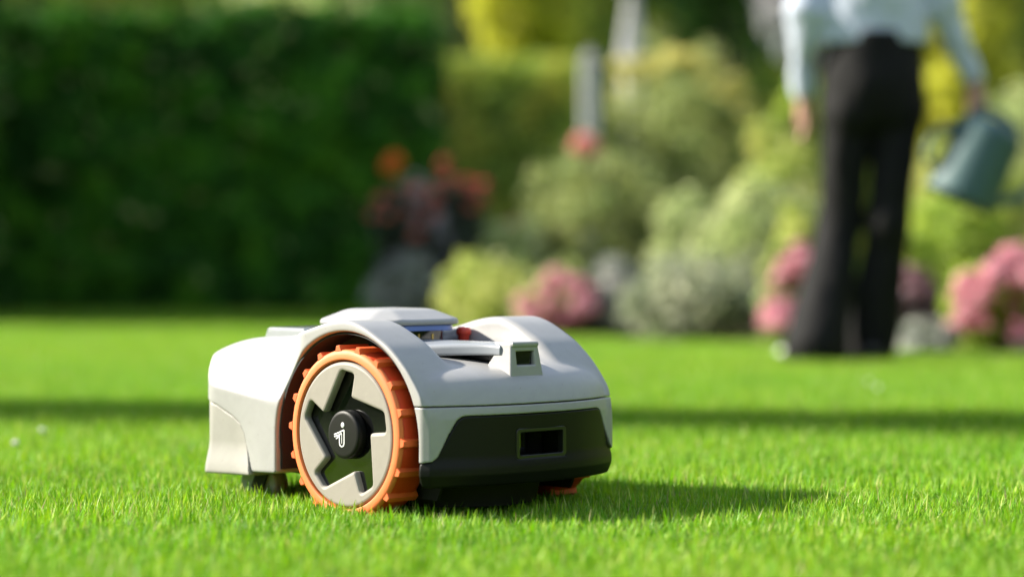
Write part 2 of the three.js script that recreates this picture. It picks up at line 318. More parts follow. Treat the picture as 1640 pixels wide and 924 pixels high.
    const g = new THREE.ExtrudeGeometry(ring, { depth: 0.008, bevelEnabled: true, bevelSize: 0.0012, bevelThickness: 0.0012, bevelSegments: 3 }).rotateY(Math.PI / 2);
    const w = obj('sensor_frame', g, M.frame, bumper); w.position.set(0.1765, 0.1135, 0);
    const gl = obj('sensor_glass', new RoundedBoxGeometry(0.004, 0.034, 0.085, 2, 0.0015), M.glass, bumper); gl.position.set(0.142, 0.1135, 0);
    const sh = obj('sensor_sill', new THREE.BoxGeometry(0.034, 0.002, 0.083), M.blackGloss, bumper); sh.position.set(0.161, 0.0975, 0); sh.rotation.z = -0.05;
  }
  // wheel-well liners and chassis, all dark
  for (const s of [1, -1]) {
    const pts = []; for (let i = 0; i <= 40; i++) { const a = -0.12 + (Math.PI + 0.24) * i / 40; pts.push([AX + Math.cos(a) * 0.1465, AY + Math.sin(a) * 0.1465]); }
    const shp = new THREE.Shape(); pts.forEach(([x, y], i) => (i ? shp.lineTo(x, y) : shp.moveTo(x, y))); for (let i = 40; i >= 0; i--) { const a = -0.12 + (Math.PI + 0.24) * i / 40; shp.lineTo(AX + Math.cos(a) * 0.1445, AY + Math.sin(a) * 0.1445); }
    const g = new THREE.ExtrudeGeometry(shp, { depth: 0.047, bevelEnabled: false, curveSegments: 4 }); g.translate(0, 0, s > 0 ? 0.125 : -0.172);
    const bs = new THREE.Shape(); bs.absarc(AX, AY, 0.1475, -0.52, Math.PI + 0.52); bs.closePath(); const back = new THREE.ExtrudeGeometry(bs, { depth: 0.004, bevelEnabled: false, curveSegments: 40 }).translate(0, 0, s * 0.1245 - 0.002);
    const skirt = new THREE.BoxGeometry(0.004, 0.055, 0.044); const s1 = skirt.clone().translate(AX - 0.1455, 0.094, s * 0.148), s2 = skirt.clone().translate(AX + 0.1425, 0.094, s * 0.146);
    obj('wheel_well', mergeGeometries([g, back, s1, s2].map((q) => (q.index ? q.toNonIndexed() : q)).map((q) => { const c = new THREE.BufferGeometry(); c.setAttribute('position', q.attributes.position); c.setAttribute('normal', q.attributes.normal); return c; })), M.blackMatte, mower);
  }
  const ch = obj('chassis', new RoundedBoxGeometry(0.46, 0.035, 0.235, 3, 0.008), M.blackMatte, mower); ch.position.set(-0.09, 0.072, 0);
  const deck = obj('cutting_deck', new THREE.CylinderGeometry(0.12, 0.112, 0.034, 40), M.blackMatte, mower); deck.position.set(0.015, 0.043, 0);
  // drive wheels
  const R = 0.099;
  function rounded(pts, r) { const s = new THREE.Path(), n = pts.length; for (let i = 0; i < n; i++) { const p = new THREE.Vector2(...pts[i]), a = new THREE.Vector2(...pts[(i + n - 1) % n]).sub(p), b = new THREE.Vector2(...pts[(i + 1) % n]).sub(p), p1 = p.clone().addScaledVector(a.normalize(), r), p2 = p.clone().addScaledVector(b.normalize(), r); i ? s.lineTo(p1.x, p1.y) : s.moveTo(p1.x, p1.y); s.quadraticCurveTo(p.x, p.y, p2.x, p2.y); } s.closePath(); return s; }
  const starPts = []; for (let k = 0; k < 5; k++) { const a = (77 + 72 * k) * Math.PI / 180, T = (r, q) => [Math.cos(a + q * Math.PI / 180) * r * R, Math.sin(a + q * Math.PI / 180) * r * R]; starPts.push(T(0.515, 0), T(0.845, 0), T(0.87, 18)); }
  const disc = new THREE.Shape(); disc.absarc(0, 0, R - 0.0015, 0, Math.PI * 2); disc.holes.push(rounded(starPts, 0.0055));
  const discG = new THREE.ExtrudeGeometry(disc, { depth: 0.004, bevelEnabled: true, bevelSize: 0.0042, bevelThickness: 0.0045, bevelOffset: -0.0042, bevelSegments: 3, curveSegments: 64 });
  discG.translate(0, 0, -0.0095);
  const tyreG = new THREE.LatheGeometry([[0.06, -0.060], [0.098, -0.060], [0.111, -0.054], [0.1145, -0.046], [0.1145, -0.020], [0.1135, -0.0085], [0.1125, -0.0075], [0.0985, -0.0075], [0.0985, -0.024], [0.06, -0.026], [0.06, -0.060]].map(([x, y]) => new THREE.Vector2(x, y)), 90).rotateX(Math.PI / 2);
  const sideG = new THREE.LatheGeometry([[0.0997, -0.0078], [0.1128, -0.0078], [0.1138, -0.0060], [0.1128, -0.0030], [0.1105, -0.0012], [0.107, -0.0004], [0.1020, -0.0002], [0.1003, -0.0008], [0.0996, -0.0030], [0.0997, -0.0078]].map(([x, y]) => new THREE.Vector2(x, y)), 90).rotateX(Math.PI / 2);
  const lugS = new THREE.Shape(); [[-0.0056, 0], [-0.0030, 0.0066], [0.0030, 0.0066], [0.0056, 0]].forEach(([x, y], i) => (i ? lugS.lineTo(x, y) : lugS.moveTo(x, y)));
  const lugG = new THREE.ExtrudeGeometry(lugS, { depth: 0.0455, bevelEnabled: true, bevelSize: 0.0012, bevelThickness: 0.0035, bevelSegments: 2 }); lugG.translate(0, 0.1122, -0.0505);
  const capG = new THREE.LatheGeometry([[0, 0.0022], [0.0270, 0.0020], [0.0308, 0.0012], [0.0324, -0.0008], [0.0328, -0.004], [0.0328, -0.012], [0, -0.012]].map(([x, y]) => new THREE.Vector2(x, y)), 48).rotateX(Math.PI / 2);
  // emblem: a dot over a hooked stem with three wing strokes
  const em = []; const U = (x, y) => new THREE.Vector3((x - 281) / 0.69 * R / 437, (437 - y) * R / 437, 0);
  const stroke = (pts, rad) => { const c = new THREE.CurvePath(); for (let i = 1; i < pts.length; i++) c.add(new THREE.LineCurve3(U(...pts[i - 1]), U(...pts[i]))); const g = new THREE.TubeGeometry(new THREE.CatmullRomCurve3(pts.map((p) => U(...p)), false, 'catmullrom', 0.1), pts.length * 8, rad, 6); g.scale(1, 1, 0.25); em.push(g); };
  em.push(new THREE.SphereGeometry(0.0036, 16, 10).scale(1, 1, 0.25).translate(U(282, 380).x, U(282, 380).y, 0));
  stroke([[262, 442], [262, 488], [266, 503], [276, 508], [287, 502], [291, 488], [291, 408]], 0.00105);
  stroke([[291, 408], [262, 424], [228, 440]], 0.00105); stroke([[276, 430], [255, 442], [229, 452]], 0.00105); stroke([[262, 448], [248, 458], [240, 464]], 0.001); stroke([[276, 430], [276, 490]], 0.0006);
  const emG = mergeGeometries(em.map((g) => g.toNonIndexed()));
  for (const s of [1, -1]) {
    const w = sub('drive_wheel', mower); w.position.set(0, 0.124, s * 0.189); if (s < 0) w.rotation.y = Math.PI;
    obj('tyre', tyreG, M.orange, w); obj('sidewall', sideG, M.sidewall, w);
    for (let k = 0; k < 18; k++) { const l = obj('tread_lug', lugG, M.lug, w); l.rotation.z = (k + 0.35) / 18 * Math.PI * 2; }
    obj('wheel_cover', discG, M.cover, w);
    const st = obj('wheel_disc', new THREE.CylinderGeometry(0.097, 0.097, 0.003, 64).rotateX(Math.PI / 2), M.star, w); st.position.z = -0.0142; st.rotation.x = -0.044;
    obj('hub_cap', capG, M.black, w);
    const e = obj('emblem', emG, M.white, w); e.position.z = 0.0023;
  }
  // rear casters
  for (const s of [1, -1]) {
    const c = sub('caster_wheel', mower); c.position.set(-0.262, 0.036, s * 0.118); c.rotation.y = 0.35;
    obj('roller', new THREE.LatheGeometry([[0, -0.018], [0.026, -0.018], [0.031, -0.014], [0.033, 0], [0.031, 0.014], [0.026, 0.018], [0, 0.018]].map((p) => new THREE.Vector2(...p)), 32).rotateX(Math.PI / 2), M.greyPlastic, c);
    for (const q of [-1, 1]) { const f = obj('fork_arm', new RoundedBoxGeometry(0.02, 0.06, 0.005, 2, 0.002), M.blackMatte, c); f.position.set(0.012, 0.022, q * 0.023); f.rotation.z = -0.35; }
    const st = obj('swivel', new THREE.CylinderGeometry(0.02, 0.024, 0.02, 24), M.blackMatte, c); st.position.set(0.022, 0.048, 0);
  }
  // tower: black lidar drum under a low hipped hat
  const TX = -0.124, tower = sub('lidar_tower', mower); tower.position.set(TX, 0, 0);
  const oct = (w, c) => [[w, -w + c], [w, w - c], [w - c, w], [-w + c, w], [-w, w - c], [-w, -w + c], [-w + c, -w], [w - c, -w]];
  const hat = (x, y, z) => {
    const o1 = Math.max(Math.abs(x), Math.abs(z)) - 0.0865, o2 = (Math.abs(x) + Math.abs(z)) * 0.7071 - 0.0985, o = smax(o1, o2, 0.012);
    const slope = (smax(o1, o2, 0.004) + 0.041) * 0.36 + (y - 0.2885) * 0.93;
    return smax(smax(Math.max(o, y - 0.2882), slope, 0.004), 0.2655 - y, 0.003);
  };
  obj('tower_hat', meshField(hat, [-0.1, 0.255, -0.1], [0.1, 0.295, 0.1], 0.0018), M.shell, tower);
  const prism = (w, c, h, m, name, y) => { const s = rounded(oct(w, c), 0.01), sh = new THREE.Shape(s.getPoints(8)); const g = new THREE.ExtrudeGeometry(sh, { depth: h, bevelEnabled: true, bevelSize: 0.001, bevelThickness: 0.001, bevelSegments: 2 }).rotateX(-Math.PI / 2); const o = obj(name, g, m, tower); o.position.y = y; return o; };
  prism(0.0825, 0.040, 0.0055, M.blue, 'blue_ring', 0.2585);  // plain blue band under the hat
  prism(0.075, 0.042, 0.030, M.glass, 'lidar_window', 0.228);
  for (const [x, z] of [[0.0755, 0.012], [0.0755, -0.014]]) { const b = obj('lidar_glint', new THREE.BoxGeometry(0.003, 0.012, 0.003), M.glintYellow, tower); b.position.set(x, 0.247, z); if (x < 0.07) b.rotation.y = -Math.PI / 4; }  // small bars stand in for yellow glints on the lidar window
  prism(0.088, 0.040, 0.006, M.dish, 'tower_base', 0.2235);
  // spoiler plate that runs forward to the camera
  const spo = (x, y, z) => { const w = 0.072 - 0.043 * sst(x, -0.03, 0.13); return smax(smax(Math.max(Math.abs(z) - w, -0.06 - x, x - 0.135), y - (0.2455 - 0.09 * Math.max(0, x - 0.1) * 0.3 - 1.4 * z * z), 0.006), (0.2295 - 1.2 * z * z) - y, 0.004); };
  obj('bonnet_plate', meshField(spo, [-0.07, 0.215, -0.09], [0.18, 0.26, 0.09], 0.002), M.bonnet, mower);
  const web = obj('bonnet_support', new RoundedBoxGeometry(0.2, 0.02, 0.04, 2, 0.004), M.black, mower); web.position.set(0.04, 0.229, 0);  // black block stands in for the dark recess under the plate
  // camera housing
  const house = (x, y, z) => {
    const a = Math.abs(z), side = 0.98 * (a - 0.0305) + 0.13 * (y - 0.205), front = (x - 0.1575) * 0.99 + (y - 0.205) * 0.13, back = -(x - 0.108) * 0.75 + (y - 0.212) * 0.6;
    let d = smax(smax(Math.max(side, back), front, 0.003), Math.max(y - 0.2465, 0.190 - y), 0.004);
    const brow = smax(Math.max(a - 0.0245, 0.12 - x, x - 0.1550), Math.abs(y - 0.2440) - 0.0034, 0.003); d = smin(d, brow, 0.002);
    const hole = Math.max(a - 0.0165, Math.abs(y - 0.2255) - 0.009, 0.142 - x); return smax(d, -hole, 0.003);
  };
  const hs = obj('camera_housing', meshField(house, [0.08, 0.185, -0.045], [0.175, 0.258, 0.045], 0.0013), M.shell, mower);
  const lens = obj('camera_lens', new RoundedBoxGeometry(0.006, 0.019, 0.034, 2, 0.002), M.glass, hs); lens.position.set(0.1465, 0.2255, 0);
  // stop button
  const sb = obj('stop_button', new THREE.LatheGeometry([[0, 0.030], [0.012, 0.029], [0.0165, 0.025], [0.0175, 0.018], [0.0175, 0.012], [0.014, 0.010], [0.012, -0.01], [0, -0.01]].map((p) => new THREE.Vector2(...p)), 32), M.red, mower); sb.position.set(-0.06, 0.243, -0.085); sb.scale.setScalar(0.62);
  // control panel with clear lid at the tail
  const cp = obj('control_panel', new RoundedBoxGeometry(0.085, 0.012, 0.15, 3, 0.004), M.greyPlastic, mower); cp.position.set(-0.255, 0.2385, 0);
  const lid = (x, y, z) => { const o = Math.max(Math.abs(z) - 0.083, Math.abs(x) - 0.05 + Math.max(0, y - 0.0) * 0.5); return smax(smax(o, y - 0.0185, 0.004), -0.002 - y, 0.002); };
  const lg = obj('clear_lid', meshField((x, y, z) => Math.max(lid(x, y, z), -(lid(x, y, z) + 0.0025)), [-0.06, -0.006, -0.09], [0.06, 0.024, 0.09], 0.0022), M.clear, mower); lg.position.set(-0.257, 0.2405, 0);
  for (let k = 0; k < 4; k++) { const b = obj('key', new RoundedBoxGeometry(0.016, 0.004, 0.02, 2, 0.0015), k ? M.white : M.orange, mower); b.position.set(-0.262, 0.2455, -0.048 + k * 0.032); }
  const scr = obj('status_screen', new RoundedBoxGeometry(0.022, 0.003, 0.1, 2, 0.001), M.blackGloss, mower); scr.position.set(-0.232, 0.2452, 0);
}

// ------------------------------------------------------------------ foliage builders
class Leaves {
  constructor(seed) { this.r = rng(seed); this.P = []; this.N = []; this.C = []; this.I = []; }
  leaf(x, y, z, nx, ny, nz, len, wid, tone) { // a folded lozenge lying across the direction n
    const r = this.r, a = new THREE.Vector3(r() - 0.5, r() - 0.5, r() - 0.5), n = new THREE.Vector3(nx + (r() - 0.5) * 1.3, ny + (r() - 0.5) * 1.3 + 0.25, nz + (r() - 0.5) * 1.3).normalize();
    const u = a.cross(n).normalize(), v = new THREE.Vector3().crossVectors(n, u), b = this.P.length / 3, j = 0.75 + 0.5 * r();
    const pts = [[0, -len, 0], [wid, 0, 0.25 * wid], [0, len, -0.1 * len], [-wid, 0, 0.25 * wid]];
    for (const [p, q, s] of pts) { this.P.push(x + u.x * p + v.x * q + n.x * s, y + u.y * p + v.y * q + n.y * s, z + u.z * p + v.z * q + n.z * s); this.N.push(n.x, n.y, n.z); this.C.push(tone[0] * j, tone[1] * j, tone[2] * j); }
    this.I.push(b, b + 1, b + 2, b, b + 2, b + 3);
  }
  // clumps of leaves spread through an ellipsoid
  blob(c, rad, clumps, per, clumpR, len, tones, spread = 0.75) {
    const r = this.r;
    for (let k = 0; k < clumps; k++) {
      const a = r() * 6.283, h = r() * 2 - 1, q = Math.sqrt(1 - h * h), f = spread + (1 - spread) * r() - (r() < 0.3 ? 0.3 * r() : 0) + (r() < 0.16 ? 0.28 * r() : 0), cr = clumpR * (0.6 + 0.8 * r());
      const cx = c[0] + Math.cos(a) * q * rad[0] * f, cy = c[1] + h * rad[1] * f, cz = c[2] + Math.sin(a) * q * rad[2] * f, tone0 = tones[Math.floor(r() * tones.length)];
      if (cy < 0.02) continue;
      for (let i = 0; i < per; i++) {
        const b = r() * 6.283, g = r() * 2 - 1, s = Math.sqrt(1 - g * g), e = cr * (0.45 + 0.6 * r()), nx = Math.cos(b) * s, ny = g, nz = Math.sin(b) * s, t = r() < 0.75 ? tone0 : tones[Math.floor(r() * tones.length)];
        const y = cy + ny * e; if (y < 0.01) continue;
        const hi = r() < 0.03 ? 1.7 : 1;  // a few leaves brightened in colour to stand for sparkle
        this.leaf(cx + nx * e, y, cz + nz * e, nx, ny, nz, len * (0.7 + 0.6 * r()) * Math.sqrt(hi), len * 0.42 * (0.7 + 0.6 * r()) * Math.sqrt(hi), hi > 1 ? t.map((v) => Math.min(0.75, v * hi)) : t);
      }
    }
    return this;
  }
  // the clipped faces of a box
  box(lo, hi, density, len, tones, rough = 0.06) {
    const r = this.r, d = [hi[0] - lo[0], hi[1] - lo[1], hi[2] - lo[2]];
    const faces = [[0, 1], [0, -1], [1, 1], [2, 1], [2, -1]];
    for (const [ax, s] of faces) {
      const b = (ax + 1) % 3, c = (ax + 2) % 3, n = Math.round(d[b] * d[c] * density);
      for (let i = 0; i < n; i++) {
        const p = [0, 0, 0]; p[b] = lo[b] + r() * d[b]; p[c] = lo[c] + r() * d[c]; p[ax] = s > 0 ? hi[ax] : lo[ax];
        const bump = rough * (1.6 * fbm(p[0] * 3.1, p[1] * 3.1, p[2] * 3.1) + 2.6 * fbm(p[0] * 7.5, p[1] * 7.5, p[2] * 7.5)) - r() * r() * 0.10; p[ax] += s * bump;
        const nn = [0, 0, 0]; nn[ax] = s;
        const patch = fbm(p[0] * 5.3 + 7, p[1] * 5.3, p[2] * 5.3), t = tones[Math.max(0, Math.min(tones.length - 1, Math.floor((0.45 + patch * 1.3 + (r() - 0.5) * 0.6) * tones.length)))];
        const lightSpot = r() < 0.013, k = lightSpot ? 1.7 : 1;  // a few leaves coloured paler and larger as painted spots of light
        this.leaf(p[0], p[1], p[2], nn[0], nn[1], nn[2], len * k * (0.7 + 0.6 * r()), len * k * 0.45 * (0.7 + 0.6 * r()), lightSpot ? [0.30, 0.36, 0.12] : t);
      }
    }
    return this;
  }
  geometry() {
    const g = new THREE.BufferGeometry();
    g.setAttribute('position', new THREE.Float32BufferAttribute(this.P, 3)); g.setAttribute('normal', new THREE.Float32BufferAttribute(this.N, 3)); g.setAttribute('color', new THREE.Float32BufferAttribute(this.C, 3)); g.setIndex(this.I);
    return g;
  }
}
const TONE = {
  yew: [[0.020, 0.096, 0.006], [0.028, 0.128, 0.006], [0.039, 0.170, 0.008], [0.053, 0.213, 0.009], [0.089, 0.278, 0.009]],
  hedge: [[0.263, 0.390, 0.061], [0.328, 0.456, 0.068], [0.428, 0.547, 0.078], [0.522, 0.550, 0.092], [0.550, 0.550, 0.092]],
  olive: [[0.271, 0.324, 0.103], [0.365, 0.408, 0.145], [0.437, 0.478, 0.174], [0.217, 0.290, 0.088]],
  silver: [[0.308, 0.351, 0.216], [0.368, 0.393, 0.250], [0.261, 0.309, 0.182], [0.415, 0.421, 0.295]],
  greyLilac: [[0.351, 0.351, 0.351], [0.452, 0.430, 0.452], [0.267, 0.308, 0.287], [0.514, 0.494, 0.534]],
  greyGreen: [[0.36, 0.38, 0.33], [0.42, 0.43, 0.38], [0.29, 0.32, 0.26], [0.47, 0.46, 0.43]],
  lime: [[0.430, 0.502, 0.106], [0.527, 0.557, 0.158], [0.600, 0.592, 0.194], [0.352, 0.448, 0.087]],
  paleGreen: [[0.404, 0.498, 0.182], [0.505, 0.576, 0.262], [0.343, 0.422, 0.161], [0.565, 0.600, 0.302]],
  gold: [[0.700, 0.700, 0.068], [0.700, 0.700, 0.090], [0.670, 0.670, 0.068], [0.537, 0.581, 0.068]],
  fresh: [[0.288, 0.420, 0.046], [0.373, 0.489, 0.055], [0.459, 0.558, 0.065], [0.230, 0.350, 0.037]],
  dark: [[0.045, 0.075, 0.035], [0.065, 0.085, 0.05], [0.09, 0.075, 0.065], [0.035, 0.055, 0.03]],
  deep: [[0.050, 0.135, 0.023], [0.068, 0.169, 0.027], [0.085, 0.203, 0.033], [0.043, 0.110, 0.020]],
  burgundy: [[0.197, 0.097, 0.109], [0.262, 0.131, 0.152], [0.152, 0.088, 0.097], [0.437, 0.306, 0.328]],
  pink: [[0.74, 0.36, 0.42], [0.70, 0.30, 0.38], [0.78, 0.46, 0.50], [0.62, 0.22, 0.31]],
  magenta: [[0.42, 0.07, 0.20], [0.36, 0.06, 0.17], [0.48, 0.10, 0.25]],
  coral: [[0.68, 0.17, 0.11], [0.62, 0.13, 0.09], [0.70, 0.25, 0.18], [0.50, 0.09, 0.07]],
  orange: [[0.85, 0.20, 0.03], [0.80, 0.16, 0.03], [0.88, 0.26, 0.05]],
};
function stems(parent, c, rx, rz, h, n, seed, mat = bark) {
  const r = rng(seed);
  for (let i = 0; i < n; i++) { const a = r() * 6.283, f = r(), b = new THREE.Vector3(c[0] + Math.cos(a) * rx * f * 0.25, 0.01, c[2] + Math.sin(a) * rz * f * 0.25), e = new THREE.Vector3(c[0] + Math.cos(a) * rx * f * 0.8, h * (0.6 + 0.35 * r()), c[2] + Math.sin(a) * rz * f * 0.8); obj('stem', new THREE.TubeGeometry(new THREE.QuadraticBezierCurve3(b, b.clone().lerp(e, 0.5).setY(e.y * 0.6), e), 5, 0.006 + 0.006 * r(), 5), mat, parent); }
}
let seedN = 1000;
// a shrub seen in the photo's box [px0, py0, px1, py1] at distance d, standing on the ground
function shrub(name, label, category, box, d, tones, o = {}) {
  const p0 = at(box[0], box[1], d), p1 = at(box[2], box[3], d), cx = (p0.x + p1.x) / 2, rx = Math.abs(p1.x - p0.x) / 2, top = p0.y, bot = o.ground === false ? p1.y : 0.0, ry = (top - bot) / 2 * (o.round ?? 1), rz = o.rz ?? Math.min(rx, 0.55);
  const t = thing(name, label, category, [cx, 0, p0.z - rz * 0.6], 0, o.group), seed = seedN++;
  const L = new Leaves(seed), area = rx * ry * 3 + 0.02;
  const clumpR = o.clumpR ?? Math.min(0.10, rx * 0.35), clumps = o.clumps ?? Math.round(Math.min(300, 40 + 130 * area / (clumpR * clumpR * 100)));
  L.blob([0, (top + bot) / 2, 0], [Math.max(0.03, rx - clumpR * 0.5), Math.max(0.03, ry - clumpR * 0.4), Math.max(0.03, rz - clumpR * 0.4)], clumps, o.per ?? 46, clumpR, o.leaf ?? 0.026, TONE[tones], o.spread ?? 0.6);
  obj('foliage', L.geometry(), o.mat ?? LEAF, t);
  stems(t, [0, 0, 0], rx, rz, top * 0.85, o.stems ?? 9, seed + 5000);
  return { t, rx, ry, rz, top, bot, z: p0.z - rz * 0.6, cx };
}
// flower heads
function headGeometry(seed, r0, n, len, tones) {
  const L = new Leaves(seed), r = L.r;
  for (let i = 0; i < n; i++) { const a = r() * 6.283, h = r() * 1.6 - 0.6, q = Math.sqrt(Math.max(0, 1 - h * h)), e = r0 * (0.75 + 0.3 * r()); L.leaf(Math.cos(a) * q * e, h * e * 0.8, Math.sin(a) * q * e, Math.cos(a) * q, h, Math.sin(a) * q, len * (0.8 + 0.4 * r()), len * 0.6, tones[Math.floor(r() * tones.length)]); }
  return L.geometry();
}
const HEADS = {
  pink: [1, 2, 3].map((s) => headGeometry(s * 31, 0.062, 190, 0.014, TONE.pink)), magenta: [headGeometry(411, 0.06, 180, 0.014, TONE.magenta)],
  coral: [5, 6].map((s) => headGeometry(s * 37, 0.046, 130, 0.017, TONE.coral)), orange: [headGeometry(511, 0.046, 130, 0.017, TONE.orange)], rose: [headGeometry(517, 0.055, 130, 0.018, [[0.78, 0.30, 0.28], [0.80, 0.36, 0.33]])],
  yellow: [7, 8].map((s) => headGeometry(s * 41, 0.055, 110, 0.014, [[0.72, 0.66, 0.20], [0.78, 0.72, 0.28], [0.62, 0.62, 0.20]])),
  white: [headGeometry(611, 0.007, 34, 0.006, [[0.8, 0.8, 0.76]])],
};
function head(parent, kind, x, y, z, s, seed) { const l = HEADS[kind], r = rng(seed), m = obj('flower_head', l[Math.floor(r() * l.length)], PETAL, parent); m.position.set(x, y, z); m.scale.setScalar(s * (0.62 + 0.5 * r())); m.rotation.y = r() * 6.283; return m; }
function headsAt(S, kind, spots, d, s) { const r = rng(Math.round(spots[0][0] * 7 + d * 100)); spots.forEach(([px, py], i) => { const p = at(px + (r() - 0.5) * 10, py + (r() - 0.5) * 12, d + (r() - 0.5) * 0.2); head(S.t, kind, p.x - S.cx, p.y, p.z - S.z, s, px * 13 + py + i); }); }

// ------------------------------------------------------------------ hedges
function hedge(label, lo, hi, tones, density, len, mat) {
  const t = thing('clipped_hedge', label, 'hedge', [(lo[0] + hi[0]) / 2, 0, (lo[2] + hi[2]) / 2]), hx = (hi[0] - lo[0]) / 2, hz = (hi[2] - lo[2]) / 2;
  const L = new Leaves(seedN++).box([-hx, 0.0, -hz], [hx, hi[1], hz], density, len, tones);
  obj('foliage', L.geometry(), mat, t);
  const core = obj('dark_core', new THREE.BoxGeometry(2 * hx - 0.26, hi[1] - 0.16, 2 * hz - 0.26), std(lin(0.012, 0.018, 0.008), 1), t); core.position.y = hi[1] / 2 - 0.07;  // solid dark box added to block see-through and darken the hedge gaps
  const r = rng(seedN), sg = new THREE.CylinderGeometry(0.025, 0.04, 0.5, 6); for (let x = -hx + 0.3; x < hx; x += 0.6) obj('stem', sg, bark, t).position.set(x, 0.25, (r() - 0.5) * Math.max(0.1, hz));
  return t;
}
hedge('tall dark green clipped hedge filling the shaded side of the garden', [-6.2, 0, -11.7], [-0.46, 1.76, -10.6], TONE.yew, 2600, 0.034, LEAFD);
hedge('unseen dark hedge added to shade the corner of the tall hedge', [-3.95, 0, -10.5], [-2.92, 2.3, -8.3], TONE.yew, 1500, 0.035, LEAFD);  // out of view, added to darken that part of the tall hedge
hedge('broad olive green hedge closing the garden behind the trees', [-9, 0, -24], [10, 3.6, -22.6], TONE.hedge, 420, 0.07, LEAF);
hedge('green clipped hedge on the open side of the lawn facing the mower', [-5, 0, 9], [9, 2.6, 10.2], TONE.hedge, 300, 0.07, LEAF);
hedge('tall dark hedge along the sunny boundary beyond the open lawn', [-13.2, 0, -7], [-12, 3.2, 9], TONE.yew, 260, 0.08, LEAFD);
hedge('long green clipped hedge along the garden edge past the watering can', [4.7, 0, -14.5], [5.7, 2.1, 4.0], TONE.hedge, 330, 0.06, LEAF);
hedge('olive green clipped hedge beyond the red flowers, sunlit along its top', [-1.4, 0, -15.0], [0.47, 1.76, -14.0], TONE.hedge, 3000, 0.026, LEAF);

// ------------------------------------------------------------------ trees
function tree(name, label, x, z, h, trunkR, crownLow, rad, tones, o = {}) {
  const t = thing(name, label, 'tree', [x, 0, z], 0, o.group), s = seedN++, r = rng(s), gs = [];
  const pts = [0, 0.35, 0.7, 1].map((f) => new THREE.Vector3((r() - 0.5) * 0.25 * f, h * 0.85 * f, (r() - 0.5) * 0.25 * f)), cv = new THREE.CatmullRomCurve3(pts);
  const taper = (c, r0, r1, n = 10) => { const g = new THREE.TubeGeometry(c, n, 1, 9), P = g.attributes.position; for (let i = 0; i <= n; i++) { const q = c.getPointAt(i / n), k = r0 + (r1 - r0) * i / n; for (let j = 0; j <= 9; j++) { const w = i * 10 + j; P.setXYZ(w, q.x + (P.getX(w) - q.x) * k, q.y + (P.getY(w) - q.y) * k, q.z + (P.getZ(w) - q.z) * k); } } return g; };
  gs.push(taper(cv, trunkR * 1.15, trunkR * 0.3, 14));
  obj('trunk', gs[0], o.bark ?? bark, t);
  const lb = []; for (let i = 0; i < 9; i++) { const f = Math.min(0.95, crownLow / h + 0.06 + (0.9 - crownLow / h) * i / 9), p = cv.getPointAt(Math.min(0.97, f)), a = i * 2.4 + r(), e = new THREE.Vector3(p.x + Math.cos(a) * rad * 0.75, p.y + 0.3 * rad + r() * 0.3, p.z + Math.sin(a) * rad * 0.75); lb.push(taper(new THREE.QuadraticBezierCurve3(p, p.clone().lerp(e, 0.5).setY(p.y + 0.1), e), trunkR * 0.38, trunkR * 0.07, 8)); }
  obj('limbs', mergeGeometries(lb), o.bark ?? bark, t);
  const L = new Leaves(s + 3); L.blob([0, (h + crownLow) / 2, 0], [rad, (h - crownLow) / 2, rad], o.clumps ?? 150, o.per ?? 60, o.clumpR ?? rad * 0.24, o.leaf ?? 0.07, TONE[tones], 0.35);
  obj('crown', L.geometry(), LEAF, t);
  return t;
}
// out of view on the sunny side: its trunk throws the soft dark band across the lawn
tree('garden_tree', 'tall tree with a thick trunk on the open lawn level with the person', -11.0, -4.06, 14, 0.5, 8.2, 2.8, 'deep', { leaf: 0.1 });
// behind the hedges and the border
tree('golden_tree', 'golden yellow leaved tree rising behind the olive hedge', 0.12, -19.5, 4.6, 0.09, 1.5, 0.62, 'gold', { leaf: 0.06 });
tree('broadleaf_tree', 'dark green tree behind the domed shrub', 1.75, -16.6, 4.2, 0.10, 1.95, 0.85, 'deep', { leaf: 0.06 });
tree('golden_tree', 'golden yellow leaved tree behind the person with the watering can', 2.75, -12.2, 3.4, 0.08, 0.7, 0.52, 'gold', { leaf: 0.05 });
tree('pale_tree', 'pale green tree rising beyond the tall dark hedge', -1.5, -17.4, 4.6, 0.09, 1.3, 1.0, 'paleGreen', { leaf: 0.06 });
tree('lilac_tree', 'grey lilac leaved small tree between dark tree and golden tree', 2.15, -14.4, 3.2, 0.07, 1.75, 0.38, 'greyLilac', { leaf: 0.05 });
tree('bare_trunk_tree', 'slim dark trunked tree beside the end of the tall hedge', -0.42, -16.6, 5.2, 0.055, 3.2, 0.8, 'fresh', { leaf: 0.06 });
{
  const r = rng(31), kinds = ['fresh', 'paleGreen', 'hedge', 'fresh', 'lime', 'olive', 'fresh', 'hedge', 'paleGreen'];
  const lab = ['bright green tree in the row at the far end', 'pale leaved tree in the row at the far end', 'mid green tree in the row at the far end'];
  for (let i = 0; i < 11; i++) { const k = kinds[i % kinds.length], x = -8 + i * 1.75; tree('far_tree', k === 'fresh' || k === 'lime' ? lab[0] : k === 'paleGreen' || k === 'olive' ? lab[1] : lab[2], x, -25 - 3 * r(), 5.5 + 1.5 * r(), 0.13, 0.25, 1.25, k, { leaf: 0.11, clumps: 150, per: 46, group: 'trees at the far end of the garden' }); }
}

